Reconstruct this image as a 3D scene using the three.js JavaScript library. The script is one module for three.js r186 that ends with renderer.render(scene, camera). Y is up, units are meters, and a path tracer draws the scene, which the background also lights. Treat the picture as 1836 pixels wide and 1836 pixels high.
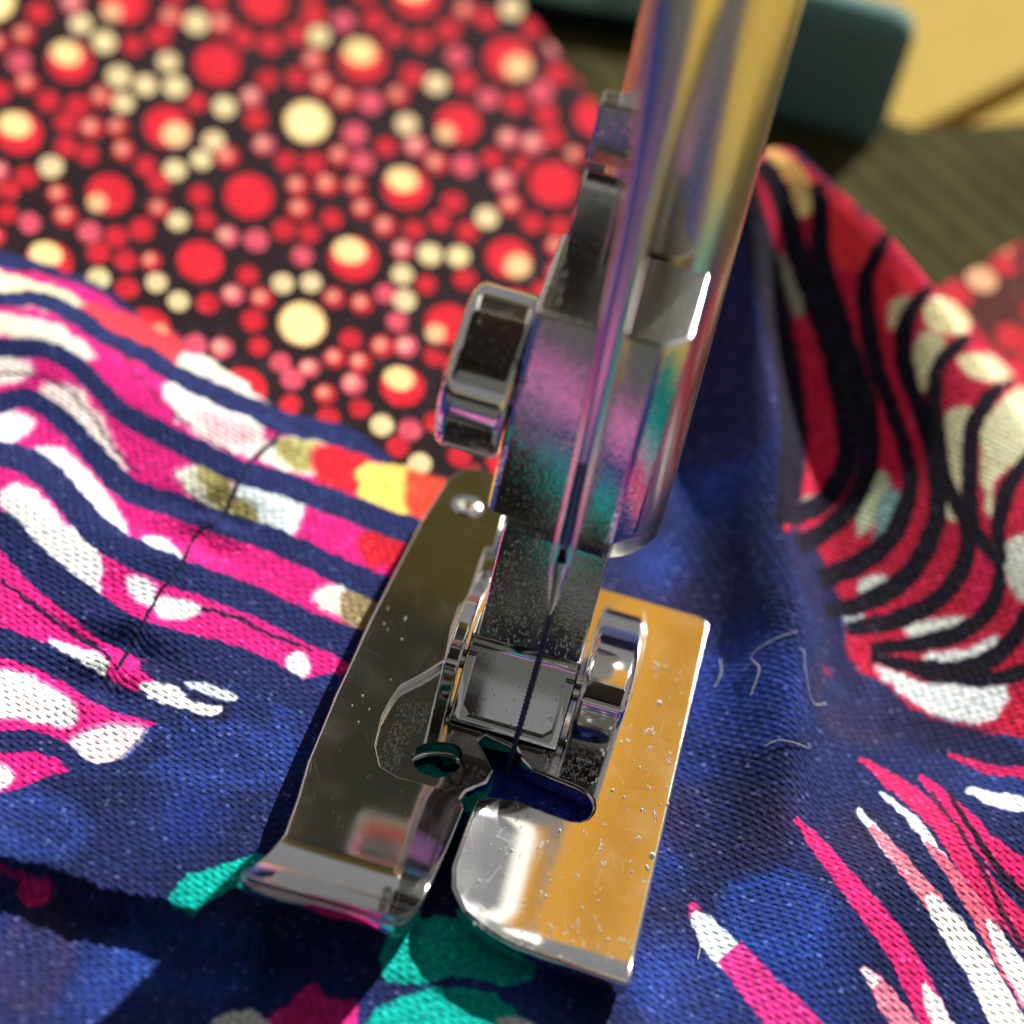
import * as THREE from 'three';
import { RoundedBoxGeometry } from 'three/addons/geometries/RoundedBoxGeometry.js';
import { TessellateModifier } from 'three/addons/modifiers/TessellateModifier.js';
import { mergeGeometries, toCreasedNormals, mergeVertices } from 'three/addons/utils/BufferGeometryUtils.js';
import { ImprovedNoise } from 'three/addons/math/ImprovedNoise.js';

// ------------------------------------------------------------------ camera, sky, sun, exposure
// All shapes are written in millimetres and scaled to metres when they are built.
const MM = 0.001, V = (x, y, z) => new THREE.Vector3(x, y, z);
const scene = new THREE.Scene();
const CAM = V(1.40319, 72.635, 69.4473), RIGHT = V(0.960292, 0.185323, -0.208555), UP = V(-0.275808, 0.74329, -0.609467), FWD = V(-0.042069, -0.642788, -0.764888);
const FOCAL = 4300, HALF = 918;                                   // in pixels of the photograph
const camera = new THREE.PerspectiveCamera(2 * Math.atan(HALF / FOCAL) * 180 / Math.PI, 1, 0.005, 5);
camera.position.copy(CAM).multiplyScalar(MM);
camera.up.copy(UP);
camera.lookAt(CAM.clone().add(FWD).multiplyScalar(MM));
camera.focus = 0.0975;
camera.userData.fStop = 32;
scene.add(camera);

{ // a plain, hazy sky: a little brighter overhead
  const w = 64, h = 32, d = new Float32Array(w * h * 4);
  for (let j = 0; j < h; j++) for (let i = 0; i < w; i++) {
    const el = (j + 0.5) / h * 2 - 1, b = 0.125 + 0.05 * Math.max(0, el), k = (j * w + i) * 4;
    d[k] = b; d[k + 1] = b; d[k + 2] = b * 1.03; d[k + 3] = 1;
  }
  const t = new THREE.DataTexture(d, w, h, THREE.RGBAFormat, THREE.FloatType);
  t.mapping = THREE.EquirectangularReflectionMapping; t.magFilter = t.minFilter = THREE.LinearFilter; t.needsUpdate = true;
  scene.background = t; scene.environment = t;
}
const SUN = V(0.55, 1, -1.7).normalize();
const sun = new THREE.DirectionalLight(new THREE.Color(1, 0.965, 0.9), 4.8);
sun.position.copy(SUN).multiplyScalar(0.6); sun.target.position.set(0, 0, -0.02);
sun.castShadow = true; sun.shadow.mapSize.set(4096, 4096); sun.shadow.radius = 1;
Object.assign(sun.shadow.camera, { left: -0.15, right: 0.15, top: 0.15, bottom: -0.15, near: 0.05, far: 1.4 });
scene.add(sun, sun.target);

const renderer = new THREE.WebGLRenderer({ antialias: true });
renderer.toneMapping = THREE.LinearToneMapping;
renderer.toneMappingExposure = 1.95;
renderer.shadowMap.enabled = true;
renderer.setSize(1024, 1024);

// ------------------------------------------------------------------ helpers
let seed = 7;
const rnd = () => { seed = (seed * 1664525 + 1013904223) >>> 0; return seed / 4294967296; };
const between = (a, b) => a + (b - a) * rnd();
const noise = new ImprovedNoise();
const clamp = (x, a = 0, b = 1) => Math.min(b, Math.max(a, x));
const smooth = (a, b, x) => { const t = clamp((x - a) / (b - a)); return t * t * (3 - 2 * t); };
const taken = {};
const numbered = (n) => { const k = taken[n] = (taken[n] ?? -1) + 1; return k ? `${n}_${String(k).padStart(3, '0')}` : n; };
function mesh(name, geometry, material, parent = scene) {          // geometry in millimetres
  const g = geometry.clone(); g.scale(MM, MM, MM);
  const m = new THREE.Mesh(g, material);
  m.name = parent === scene ? numbered(name) : name;
  m.castShadow = m.receiveShadow = true; parent.add(m);
  return m;
}
function tag(o, label, category, group, kind) {
  Object.assign(o.userData, { label, category });
  if (group) o.userData.group = group;
  if (kind) o.userData.kind = kind;
  return o;
}
function thing(name, label, category, group) {
  const o = new THREE.Group(); o.name = numbered(name); scene.add(o);
  return tag(o, label, category, group);
}
function shapeOf(points, holes = []) {                              // (x, z) outline to a shape that extrudes upwards
  const s = new THREE.Shape(points.map(([x, z]) => new THREE.Vector2(x, -z)));
  for (const h of holes) s.holes.push(new THREE.Path(h.map(([x, z]) => new THREE.Vector2(x, -z))));
  return s;
}
function rounded(points, n = 3) {                                   // closed Chaikin smoothing
  for (let k = 0; k < n; k++) points = points.flatMap((p, i) => {
    const q = points[(i + 1) % points.length];
    return [[p[0] * .75 + q[0] * .25, p[1] * .75 + q[1] * .25], [p[0] * .25 + q[0] * .75, p[1] * .25 + q[1] * .75]];
  });
  return points;
}
function plate(points, holes, y0, y1, bevel, bend, crease = 0.6) {               // a flat outline given thickness, then bent
  let g = new THREE.ExtrudeGeometry(shapeOf(points, holes), { depth: y1 - y0 - 2 * bevel, bevelEnabled: true, bevelThickness: bevel, bevelSize: bevel, bevelOffset: -bevel, bevelSegments: 3, curveSegments: 6 });
  g.rotateX(-Math.PI / 2); g.translate(0, y0 + bevel, 0);
  g = toCreasedNormals(g, crease);
  for (let i = 0, q = g.attributes.position, m = g.attributes.normal; i < q.count; i++) { if (q.getY(i) > y1 - 0.002) m.setXYZ(i, 0, 1, 0); else if (q.getY(i) < y0 + 0.002) m.setXYZ(i, 0, -1, 0); }   // flat faces stay flat, edges round over
  g = new TessellateModifier(0.3, 9).modify(g);
  const p = g.attributes.position, n = g.attributes.normal, v = V(0, 0, 0), e = 0.01;
  for (let i = 0; i < p.count; i++) {                              // the normals follow the bend exactly
    const x = p.getX(i), z = p.getZ(i), fx = (bend(x + e, z) - bend(x - e, z)) / (2 * e), fz = (bend(x, z + e) - bend(x, z - e)) / (2 * e);
    v.set(n.getX(i) - fx * n.getY(i), n.getY(i), n.getZ(i) - fz * n.getY(i)).normalize(); n.setXYZ(i, v.x, v.y, v.z);
    p.setY(i, p.getY(i) + bend(x, z));
  }
  return g;
}
function profile(points, x0, x1, bevel, crease = 0.5) {             // an outline in (z, y) extruded across x
  const s = new THREE.Shape(points.map(([z, y]) => new THREE.Vector2(-z, y)));
  const g = new THREE.ExtrudeGeometry(s, { depth: x1 - x0 - 2 * bevel, bevelEnabled: true, bevelThickness: bevel, bevelSize: bevel, bevelOffset: -bevel, bevelSegments: 3 });
  g.rotateY(Math.PI / 2); g.translate(x0 + bevel, 0, 0);
  const c = toCreasedNormals(g, crease), q = c.attributes.position, m = c.attributes.normal;
  for (let i = 0; i < q.count; i++) {
    const x = q.getX(i), ny = m.getY(i), nz = m.getZ(i), l = Math.hypot(ny, nz);
    if (x < x0 + 0.002) m.setXYZ(i, -1, 0, 0); else if (x > x1 - 0.002) m.setXYZ(i, 1, 0, 0);
    else if (l > 0.5 && (Math.abs(x - x0 - bevel) < 0.002 || Math.abs(x - x1 + bevel) < 0.002)) m.setXYZ(i, 0, ny / l, nz / l);
  }
  return c;
}
function tube(points, r, sides = 8, steps) {
  const c = new THREE.CatmullRomCurve3(points);
  return new THREE.TubeGeometry(c, steps ?? points.length * 6, r, sides, false);
}

// ------------------------------------------------------------------ the cloth's height, in millimetres
function cloth(x, z) {
  let y = 0.6;
  // the upper layer ends in a raw edge left of the foot
  y += (0.95 * smooth(-3.5, -7, x) + 0.1) * -smooth(0, 0.28, z - (11.75 + 0.12 * Math.sin(x * 1.3) + 0.06 * Math.sin(x * 4.1)));
  // rounded fold right of the foot
  const rx = 10.4 + (z + 10) * (z < -10 ? 0.225 : 0.1) - Math.max(0, -22 - z) * 0.06;
  const amp = 3.6 * smooth(4, -13, z) * smooth(-44, -30, z), d = x - rx;
  y += amp * Math.exp(-(d * d) / (d < 0 ? 7.5 : 2.6));
  // the high pleat behind it, crest running from back left to front right
  const s = (46.1 - (x - z)) / Math.SQRT2, along = (x + z + 38) / Math.SQRT2;
  const hgt = 8.4 * smooth(-8, 2, along) * (1 - 0.42 * smooth(9, 26, along)), wide = 9.5 + 5 * smooth(7, 20, along);
  const front = s > 0 ? 1 - smooth(-0.8, wide, s) : 1 - smooth(-0.5, 6, -s);
  y += hgt * front * (s > 0 ? 1 : 0.85) + hgt * 0.15 * (s <= 0 ? Math.exp(-s * s) : front * 0);
  // low swells front right and left
  y += 1.3 * Math.exp(-(((x - 19) * 0.9 + (z + 2) * 0.9) ** 2) / 26) * smooth(9, 15, x);
  y += 0.9 * Math.exp(-(((z + 17.5) + (x + 24) * -0.35) ** 2) / 14) * smooth(-9, -17, x);
  y += 0.55 * Math.exp(-(((z + 6) + (x + 20) * -0.4) ** 2) / 8) * smooth(-10, -18, x);
  { // gathered seam across the waves
    const d = x + 15.5 + 0.115 * (z + 10), on = smooth(-19, -16, z) * smooth(5, 2, z);
    y += on * (0.32 * Math.exp(-((d + 0.3) ** 2) / 0.5) - 0.22 * Math.exp(-((d - 0.35) ** 2) / 0.12) + 0.2 * Math.sin(z * 1.9 + 1.2 * Math.sin(z * 0.7)) * Math.exp(-d * d / (d < 0 ? 9 : 3)));
  }
  y += 0.18 * noise.noise(x * 0.16, z * 0.16, 3.3) * smooth(7, 12, Math.abs(x));
  return y;
}
function at(px, py) {                                               // where the ray through a pixel of the photograph meets the cloth
  const d = FWD.clone().addScaledVector(RIGHT, (px - HALF) / FOCAL).addScaledVector(UP, -(py - HALF) / FOCAL);
  let t0 = (14 - CAM.y) / d.y, t1 = (-3 - CAM.y) / d.y;
  const f = (t) => CAM.y + d.y * t - cloth(CAM.x + d.x * t, CAM.z + d.z * t);
  let t = t0; const dt = (t1 - t0) / 60;
  while (t < t1 && f(t + dt) > 0) t += dt;
  let a = t, b = t + dt;
  for (let k = 0; k < 12; k++) { const m = (a + b) / 2; if (f(m) > 0) a = m; else b = m; }
  return [CAM.x + d.x * a, CAM.z + d.z * a];
}

// ------------------------------------------------------------------ the print on the cloth
const X0 = -46, X1 = 28, Z0 = -72, Z1 = 34, TEX = 2048;
function clothPrint() {
  const c = document.createElement('canvas'); c.width = c.height = TEX;
  const g = c.getContext('2d');
  const KX = TEX / (X1 - X0), KZ = TEX / (Z1 - Z0);
  const uv = ([x, z]) => [(x - X0) * KX, (z - Z0) * KZ];
  const P = (q) => uv(at(q[0], q[1]));
  const path = (pts) => { g.beginPath(); pts.forEach((p, i) => i ? g.lineTo(p[0], p[1]) : g.moveTo(p[0], p[1])); g.closePath(); };
  const curve = (pts, n = 6, closed = false) => new THREE.CatmullRomCurve3(pts.map((p) => V(p[0], p[1], p[2] ?? 0)), closed, 'centripetal').getPoints(pts.length * n).map((v) => [v.x, v.y, v.z]);
  const wob = (p, a) => [p[0] + a * (noise.noise(p[0] * 0.05, p[1] * 0.05, 1.7) + 0.7 * noise.noise(p[0] * 0.17, p[1] * 0.17, 5.7)), p[1] + a * (noise.noise(p[0] * 0.05, p[1] * 0.05, 9.2) + 0.7 * noise.noise(p[0] * 0.17, p[1] * 0.17, 2.2))];
  const softFill = (col, alpha, soft) => {                          // the dye bleeds a little at the edge of each shape
    g.fillStyle = g.strokeStyle = col; g.lineJoin = 'round'; g.globalAlpha = soft > 8 ? alpha * 0.5 : alpha; g.fill();
    const n = soft > 8 ? 7 : soft > 2.4 ? 5 : 3; for (let k = 1; k <= n; k++) { g.globalAlpha = alpha * 0.9 / (n + 1); g.lineWidth = soft * 2.2 * k / n; g.stroke(); }
    g.globalAlpha = 1;
  };
  const blob = (pts, col, alpha = 1, soft = 0) => {                // a closed smooth patch of dye
    const sx = pts.map((p) => p[0]), sy = pts.map((p) => p[1]), amp = Math.min(9, 0.09 * Math.min(Math.max(...sx) - Math.min(...sx), Math.max(...sy) - Math.min(...sy)));
    path(curve(pts, 8, true).map((p) => P(wob(p, amp)))); softFill(col, alpha, soft);
  };
  const band = (pts, col, soft = 0.8) => {                          // [x, y, width] along a line
    const q = curve(pts, 7), L = [], R = [];
    q.forEach((p, i) => {
      const a = q[Math.max(0, i - 1)], b = q[Math.min(q.length - 1, i + 1)], l = Math.hypot(b[0] - a[0], b[1] - a[1]) || 1;
      const nx = -(b[1] - a[1]) / l * p[2] / 2, ny = (b[0] - a[0]) / l * p[2] / 2;
      L.push(P(wob([p[0] + nx, p[1] + ny], 4))); R.unshift(P(wob([p[0] - nx, p[1] - ny], 4)));
    });
    path([...L, ...R]); softFill(col, 1, soft);
  };
  const spot = (x, y, rx, ry, col, alpha = 1, soft = 1.2, tilt = 0.25) => {
    const pts = []; for (let k = 0; k < 14; k++) { const a = k / 14 * 2 * Math.PI, u = rx * Math.cos(a), v = ry * Math.sin(a); pts.push(P([x + u * Math.cos(tilt) - v * Math.sin(tilt), y + u * Math.sin(tilt) + v * Math.cos(tilt)])); }
    path(pts); softFill(col, alpha, soft);
  };
  const NAVY = '#1b2555', BLUE = '#2847a6', PLUM = '#2a2240', PINK = '#d21c78', WHITE = '#f2f0ec', ICE = '#dcebf0', CREAM = '#f4e2b4', RED = '#c91a2c', DARK = '#1d0d13', TEAL = '#00a69a', OLIVE = '#a39a5c';
  g.fillStyle = NAVY; g.fillRect(0, 0, TEX, TEX);
  // cloudy dye of the dark ground
  for (let k = 0; k < 240; k++) {
    const p = uv([between(X0, X1), between(-30, Z1)]), r = between(25, 95);
    const hue = [BLUE, BLUE, PLUM, '#31305f', '#141a3c', '#1c3183'][k % 6], q = g.createRadialGradient(p[0], p[1], 0, p[0], p[1], r * 1.3);
    q.addColorStop(0, hue + 'aa'); q.addColorStop(0.4, hue + '77'); q.addColorStop(1, hue + '00'); g.fillStyle = q; g.fillRect(p[0] - 2 * r, p[1] - 2 * r, 4 * r, 4 * r);
  }
  for (const [x, y, rx, ry, col, a] of [[330, 1330, 190, 60, BLUE, .6], [60, 1480, 90, 50, BLUE, .6], [330, 1720, 120, 60, BLUE, .7], [60, 1720, 60, 90, '#3a3358', .7], [1390, 1640, 90, 70, BLUE, .8], [1330, 1250, 90, 90, '#2c3c92', .6], [1280, 700, 110, 130, '#2e2852', .8], [1300, 1480, 110, 70, '#221f40', .8], [1560, 1240, 100, 90, '#352a44', .8], [1230, 1780, 80, 60, BLUE, .5], [560, 1260, 60, 100, BLUE, .5]]) spot(x, y, rx, ry, col, a, 14);

  // ---- field of red and cream beads
  blob([[-420, 380], [-200, 430], [0, 462], [90, 475], [180, 512], [245, 570], [330, 610], [420, 690], [500, 750], [560, 770], [640, 795], [720, 840], [800, 865], [900, 900], [1010, 830], [1060, 640], [1110, 480], [1160, 260], [1020, 80], [940, -40], [860, -220], [400, -420], [-420, -300]], DARK, 1, 1);
  const big = [], e1 = [258, -10], e2 = [-92, 118];                 // the beads stand in a skewed lattice
  const jit = (a) => between(-a, a);
  for (let j = -5; j < 9; j++) for (let i = -7; i < 9; i++) {
    const k = 1 + 0.018 * j, x = 645 + (e1[0] * i + e2[0] * j) * k + 0.5 * j * j, y = 107 + (e1[1] * i + e2[1] * j) * (1 + 0.004 * j) + 5 * i;
    big.push([x + jit(10), y + jit(8), i, j]);
  }
  const inField = (x, y) => x > -420 && y > -420 && y < (x < 0 ? 430 : x < 250 ? 450 + 0.3 * x : x < 560 ? 430 + 0.62 * x : 640 + 0.26 * x) && y > (x - 930) * 1.35 - 40 && x < 1075;
  const small = [];
  for (const [x, y] of big) for (let k = 0; k < 11; k++) {          // a ring of small beads round every large one, shared where rings meet
    const a = (k + 0.3) / 11 * 2 * Math.PI, p = [x + 90 * Math.cos(a) - 10 * Math.sin(a) + jit(3), y + 77 * Math.sin(a) + 12 * Math.cos(a) + jit(3)];
    if (inField(p[0], p[1]) && !big.some((q) => Math.hypot(q[0] - p[0], (q[1] - p[1]) * 1.1) < 66) && !small.some((q) => Math.hypot(q[0] - p[0], (q[1] - p[1]) * 1.1) < 37)) small.push(p);
  }
  for (let k = 0; k < 5000; k++) { const p = [between(-420, 1080), between(-300, 870)]; if (inField(...p) && !big.some((q) => Math.hypot(q[0] - p[0], (q[1] - p[1]) * 1.1) < 66) && !small.some((q) => Math.hypot(q[0] - p[0], (q[1] - p[1]) * 1.1) < 45)) small.push(p); }
  for (const [x, y] of small) if (inField(x, y)) {
    const cream = noise.noise(x * 0.011, y * 0.013, 4.4) > 0.26, s = between(18, 21.5);
    spot(x, y, s, s * 0.9, cream ? '#d9c491' : rnd() < 0.25 ? '#c8485c' : '#b91a2a', 1, 1.6);
    if (rnd() < 0.3) spot(x - 3, y - 3, s * 0.5, s * 0.5, '#e0b795', 0.7, 2);
  }
  for (const [x, y, i, j] of big) if (inField(x, y)) {
    const kind = ((i * 5 + j * 3 + 40) % 7), r = between(39, 45);
    spot(x, y, r + 14, r + 10, DARK, 1, 2);
    if (kind === 1) { spot(x, y, r, r * 0.9, '#e6b06a', 1, 1.4); spot(x, y, r * 0.86, r * 0.78, '#f3dc9c', 1, 2.5); }
    else {
      spot(x, y, r, r * 0.88, RED, 1, 1.4);
      if (kind === 2 || kind === 5) { spot(x - 6, y - 15, r * 0.68, r * 0.5, '#f2d18d', 1, 3); }
      else if (kind === 3) { spot(x + 16, y + 14, r * 0.55, r * 0.5, '#ecc088', 0.95, 5); }
      else if (kind === 6) { spot(x - 22, y + 16, r * 0.4, r * 0.38, '#eabf8a', 0.9, 4); }
    }
  }
  // the same beads on the cloth beyond the pleat
  for (let k = 0; k < 60; k++) {
    const p = uv([between(11, 27), between(-60, -39)]), r = between(14, 26);
    if (k === 0) { g.fillStyle = '#4a1f1c'; const a = uv([3, -72]); path([uv([3, -44]), uv([9.5, -38.2]), uv([20, -27]), uv([29, -18]), uv([29, -74]), uv([3, -74])]); g.fill(); }
    g.fillStyle = k % 4 ? '#b3212e' : '#d9a07a'; g.beginPath(); g.ellipse(p[0], p[1], r, r, 0, 0, 7); g.fill();
  }

  // ---- waves left of the foot
  blob([[-160, 440], [0, 482], [95, 500], [170, 520], [250, 578], [335, 622], [430, 700], [505, 755], [600, 780], [700, 835], [790, 872], [770, 960], [690, 1110], [640, 1190], [545, 1212], [430, 1185], [300, 1165], [330, 1262], [290, 1290], [150, 1365], [0, 1420], [-160, 1440]], PINK, 1, 1);
  for (const [pts, col, s] of [
    [[[-60, 480], [60, 505], [150, 540], [170, 575], [100, 560], [-60, 520]], CREAM, 3], [[[150, 545], [330, 620], [330, 665], [250, 650], [160, 580]], '#e03a48', 4], [[[330, 635], [440, 690], [490, 745], [430, 735], [320, 680]], '#efe6d4', 3],
    [[[-60, 560], [40, 570], [110, 590], [170, 640], [150, 650], [60, 610], [-60, 590]], '#f6e9d2', 3], [[[300, 690], [390, 710], [470, 765], [455, 815], [390, 800], [320, 750]], '#f0ece6', 4], [[[360, 735], [450, 770], [440, 800], [380, 780]], '#f2c6d0', 5], [[[470, 795], [560, 788], [600, 810], [560, 850], [470, 825]], '#ece6d6', 3], [[[495, 792], [570, 795], [590, 815], [545, 845], [505, 820]], OLIVE, 4], [[[570, 800], [660, 825], [655, 880], [570, 855]], RED, 5], [[[645, 838], [720, 836], [765, 872], [745, 930], [650, 895]], '#f7d264', 3], [[[735, 850], [800, 868], [780, 920], [740, 930]], '#d84432', 4],
    [[[-60, 630], [30, 640], [60, 665], [0, 690], [-60, 690]], '#f3e2dc', 4], [[[75, 690], [140, 700], [200, 790], [225, 850], [180, 830], [110, 760]], '#f3ded8', 4], [[[320, 845], [365, 835], [415, 880], [395, 925], [350, 890]], '#e5e6d4', 4], [[[355, 840], [400, 855], [420, 890], [400, 915]], OLIVE, 4], [[[425, 865], [490, 868], [545, 900], [520, 960], [440, 930]], ICE, 4], [[[405, 915], [440, 900], [460, 935], [420, 940]], OLIVE, 4], [[[650, 960], [740, 955], [700, 1010], [660, 1010]], '#c4182c', 4],
    [[[-60, 730], [10, 735], [60, 760], [20, 790], [-60, 780]], '#f4ebe8', 4], [[[50, 812], [110, 805], [190, 880], [228, 960], [190, 955], [120, 890]], '#f1eeee', 3], [[[255, 965], [290, 965], [325, 1000], [300, 1005]], ICE, 3], [[[565, 1065], [600, 1050], [640, 1062], [630, 1098], [590, 1095]], '#e9ecdf', 4], [[[620, 1065], [680, 1085], [650, 1130], [615, 1110]], '#8a7a58', 4],
    [[[2, 880], [40, 870], [110, 930], [180, 1000], [172, 1065], [110, 1040], [40, 960]], '#eef3f2', 3], [[[232, 1035], [275, 1050], [270, 1085], [240, 1070]], '#e8f1f1', 3], [[[280, 1075], [360, 1090], [340, 1105], [285, 1105]], '#e2efec', 3], [[[515, 1180], [545, 1172], [552, 1205], [525, 1210]], WHITE, 3],
    [[[88, 1150], [140, 1160], [195, 1190], [185, 1215], [130, 1190]], '#e6f0f0', 2], [[[-60, 1180], [0, 1200], [60, 1215], [135, 1262], [130, 1300], [60, 1290], [-60, 1270]], '#f5eff0', 3], [[[130, 1330], [200, 1300], [250, 1310], [200, 1365], [130, 1355]], '#f2d8dc', 5], [[[-60, 1370], [10, 1375], [20, 1400], [-60, 1430]], WHITE, 3]]) blob(pts, col, 1, s * 1.35);
  // navy outlines of the waves
  for (const pts of [
    [[-80, 455, 22], [0, 462, 20], [95, 488, 18], [180, 520, 12], [250, 570, 6]],
    [[-80, 520, 24], [0, 537, 28], [65, 535, 30], [131, 563, 32], [196, 607, 32], [261, 637, 34], [327, 677, 36], [392, 707, 38], [458, 735, 36], [520, 762, 40], [590, 775, 40], [650, 800, 30], [700, 830, 10]],
    [[-80, 625, 30], [0, 624, 32], [65, 624, 34], [122, 644, 34], [174, 694, 34], [218, 738, 36], [283, 772, 38], [349, 807, 40], [436, 847, 42], [523, 873, 42], [610, 905, 46], [697, 938, 48], [765, 962, 50], [840, 990, 50]],
    [[-80, 740, 40], [0, 722, 38], [44, 713, 34], [87, 733, 36], [131, 772, 38], [174, 820, 40], [218, 868, 42], [261, 890, 42], [310, 905, 42], [392, 936, 42], [479, 964, 42], [566, 1003, 44], [632, 1034, 46], [720, 1070, 50]],
    [[-80, 810, 40], [0, 812, 44], [44, 825, 48], [87, 853, 50], [131, 903, 50], [174, 951, 52], [218, 982, 52], [283, 1012, 52], [349, 1038, 50], [436, 1069, 50], [501, 1099, 50], [566, 1130, 52], [640, 1160, 60], [720, 1190, 60]],
    [[-80, 930, 60], [0, 950, 60], [44, 990, 58], [87, 1034, 60], [144, 1077, 60], [196, 1117, 64], [261, 1149, 66], [349, 1175, 70], [436, 1199, 70], [523, 1240, 60], [600, 1280, 60]],
    [[-80, 1130, 55], [0, 1150, 50], [65, 1172, 46], [131, 1205, 44], [183, 1238, 50], [250, 1262, 50], [330, 1285, 50]],
    [[-80, 1330, 40], [0, 1330, 36], [60, 1330, 34], [110, 1345, 30], [160, 1385, 34], [240, 1370, 30], [300, 1330, 34]]]) band(pts, NAVY, 1);
  // finer marks: seams and thin lines between the waves
  band([[505, 775, 6], [480, 800, 7], [450, 828, 7], [420, 880, 6], [400, 925, 6], [350, 960, 6], [325, 1010, 5], [285, 1065, 5], [250, 1130, 5], [215, 1190, 5], [180, 1235, 5]], '#14162e', 0.5);
  band([[-40, 672, 4], [60, 672, 4], [110, 690, 4], [160, 740, 4], [200, 800, 4], [250, 850, 3]], '#1b1630', 0.4);
  band([[200, 610, 3], [260, 690, 3], [330, 755, 3], [420, 815, 3]], '#3a1630', 0.4);
  band([[0, 1040, 6], [60, 1085, 6], [130, 1135, 7], [200, 1180, 5]], '#171a38', 0.5);
  band([[360, 1090, 5], [430, 1110, 6], [500, 1145, 6], [560, 1165, 3]], '#171a38', 0.5);
  blob([[255, 1190], [320, 1200], [420, 1245], [400, 1290], [330, 1280], [265, 1245], [250, 1210]], '#1b1f48', 1, 3);
  blob([[195, 1205], [240, 1200], [275, 1222], [262, 1238], [210, 1225]], PINK, 1, 2); blob([[250, 1228], [310, 1228], [345, 1258], [398, 1272], [380, 1284], [320, 1268], [262, 1246]], '#f3f4f4', 1, 1.5);
  blob([[330, 1225], [370, 1225], [425, 1250], [410, 1256], [360, 1240]], ICE, .9, 2);

  // ---- pleat at the right: dark flowing lines over pink and cream
  blob([[1330, 250], [1400, 262], [1480, 325], [1570, 400], [1650, 480], [1720, 560], [1800, 640], [1950, 760], [1950, 1330], [1836, 1318], [1700, 1310], [1640, 1270], [1560, 1210], [1480, 1205], [1520, 1130], [1440, 1000], [1400, 930], [1420, 860], [1430, 760], [1400, 600], [1360, 480], [1340, 380]], '#c01c3e', 1, 3);
  for (const [pts, col] of [
    [[[1370, 265], [1420, 285], [1455, 330], [1440, 365], [1420, 330], [1385, 300]], '#f0b56a'], [[[1420, 340], [1450, 345], [1455, 380], [1430, 385]], '#f5d58a'], [[[1500, 360], [1560, 420], [1555, 490], [1500, 470]], '#e8323c'], [[[1580, 460], [1640, 510], [1640, 560], [1590, 560]], '#e8283a'], [[[1600, 540], [1640, 535], [1625, 580], [1600, 590]], '#dcd0a0'], [[[1665, 540], [1700, 540], [1735, 580], [1720, 600], [1660, 580]], '#fae6ae'], [[[1650, 600], [1690, 605], [1670, 680], [1645, 710], [1635, 660]], '#d8d3a4'], [[[1720, 640], [1780, 640], [1815, 680], [1740, 675]], '#fae6b4'], [[[1700, 740], [1745, 735], [1730, 830], [1730, 930], [1700, 930]], '#dcdcae'], [[[1780, 730], [1850, 700], [1860, 800], [1790, 850], [1770, 920], [1760, 800]], '#e4e2b6'],
    [[[1390, 450], [1420, 480], [1445, 560], [1430, 565], [1400, 510]], '#8f9078'], [[[1560, 850], [1590, 850], [1580, 910], [1540, 960], [1535, 930]], '#c3d3ae'], [[[1450, 890], [1480, 890], [1440, 925], [1420, 915]], '#b0b8a0'], [[[1590, 880], [1625, 890], [1600, 960], [1570, 980]], '#7ba0a0'], [[[1800, 980], [1850, 960], [1850, 1080], [1815, 1060]], '#d8ddd0'], [[[1545, 1040], [1590, 1035], [1580, 1060], [1540, 1062]], '#d2e2d8'], [[[1500, 1100], [1545, 1090], [1540, 1115], [1490, 1120]], '#cfdde0'], [[[1620, 1125], [1740, 1112], [1720, 1140], [1640, 1145]], '#e2ece0'], [[[1655, 1175], [1730, 1165], [1790, 1140], [1760, 1195], [1690, 1195]], '#e2ecea'], [[[1570, 1195], [1640, 1220], [1740, 1225], [1800, 1215], [1800, 1275], [1720, 1295], [1650, 1265]], '#e4eef0'], [[[1740, 1050], [1770, 1000], [1790, 1060], [1750, 1120]], '#d01c50']]) blob(pts, col, 1, 4);
  const LINE_AND_SHADE = '#150f20';
  band([[1338, 330, 30], [1368, 450, 44], [1392, 560, 46], [1414, 680, 44], [1424, 780, 44], [1418, 870, 40], [1408, 945, 30]], LINE_AND_SHADE, 4);  // near-black shade left of the pleat, painted into the print
  band([[1425, 960, 46], [1462, 1040, 50], [1488, 1110, 46], [1500, 1185, 40], [1540, 1235, 30]], '#1d1f48', 5);
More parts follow.
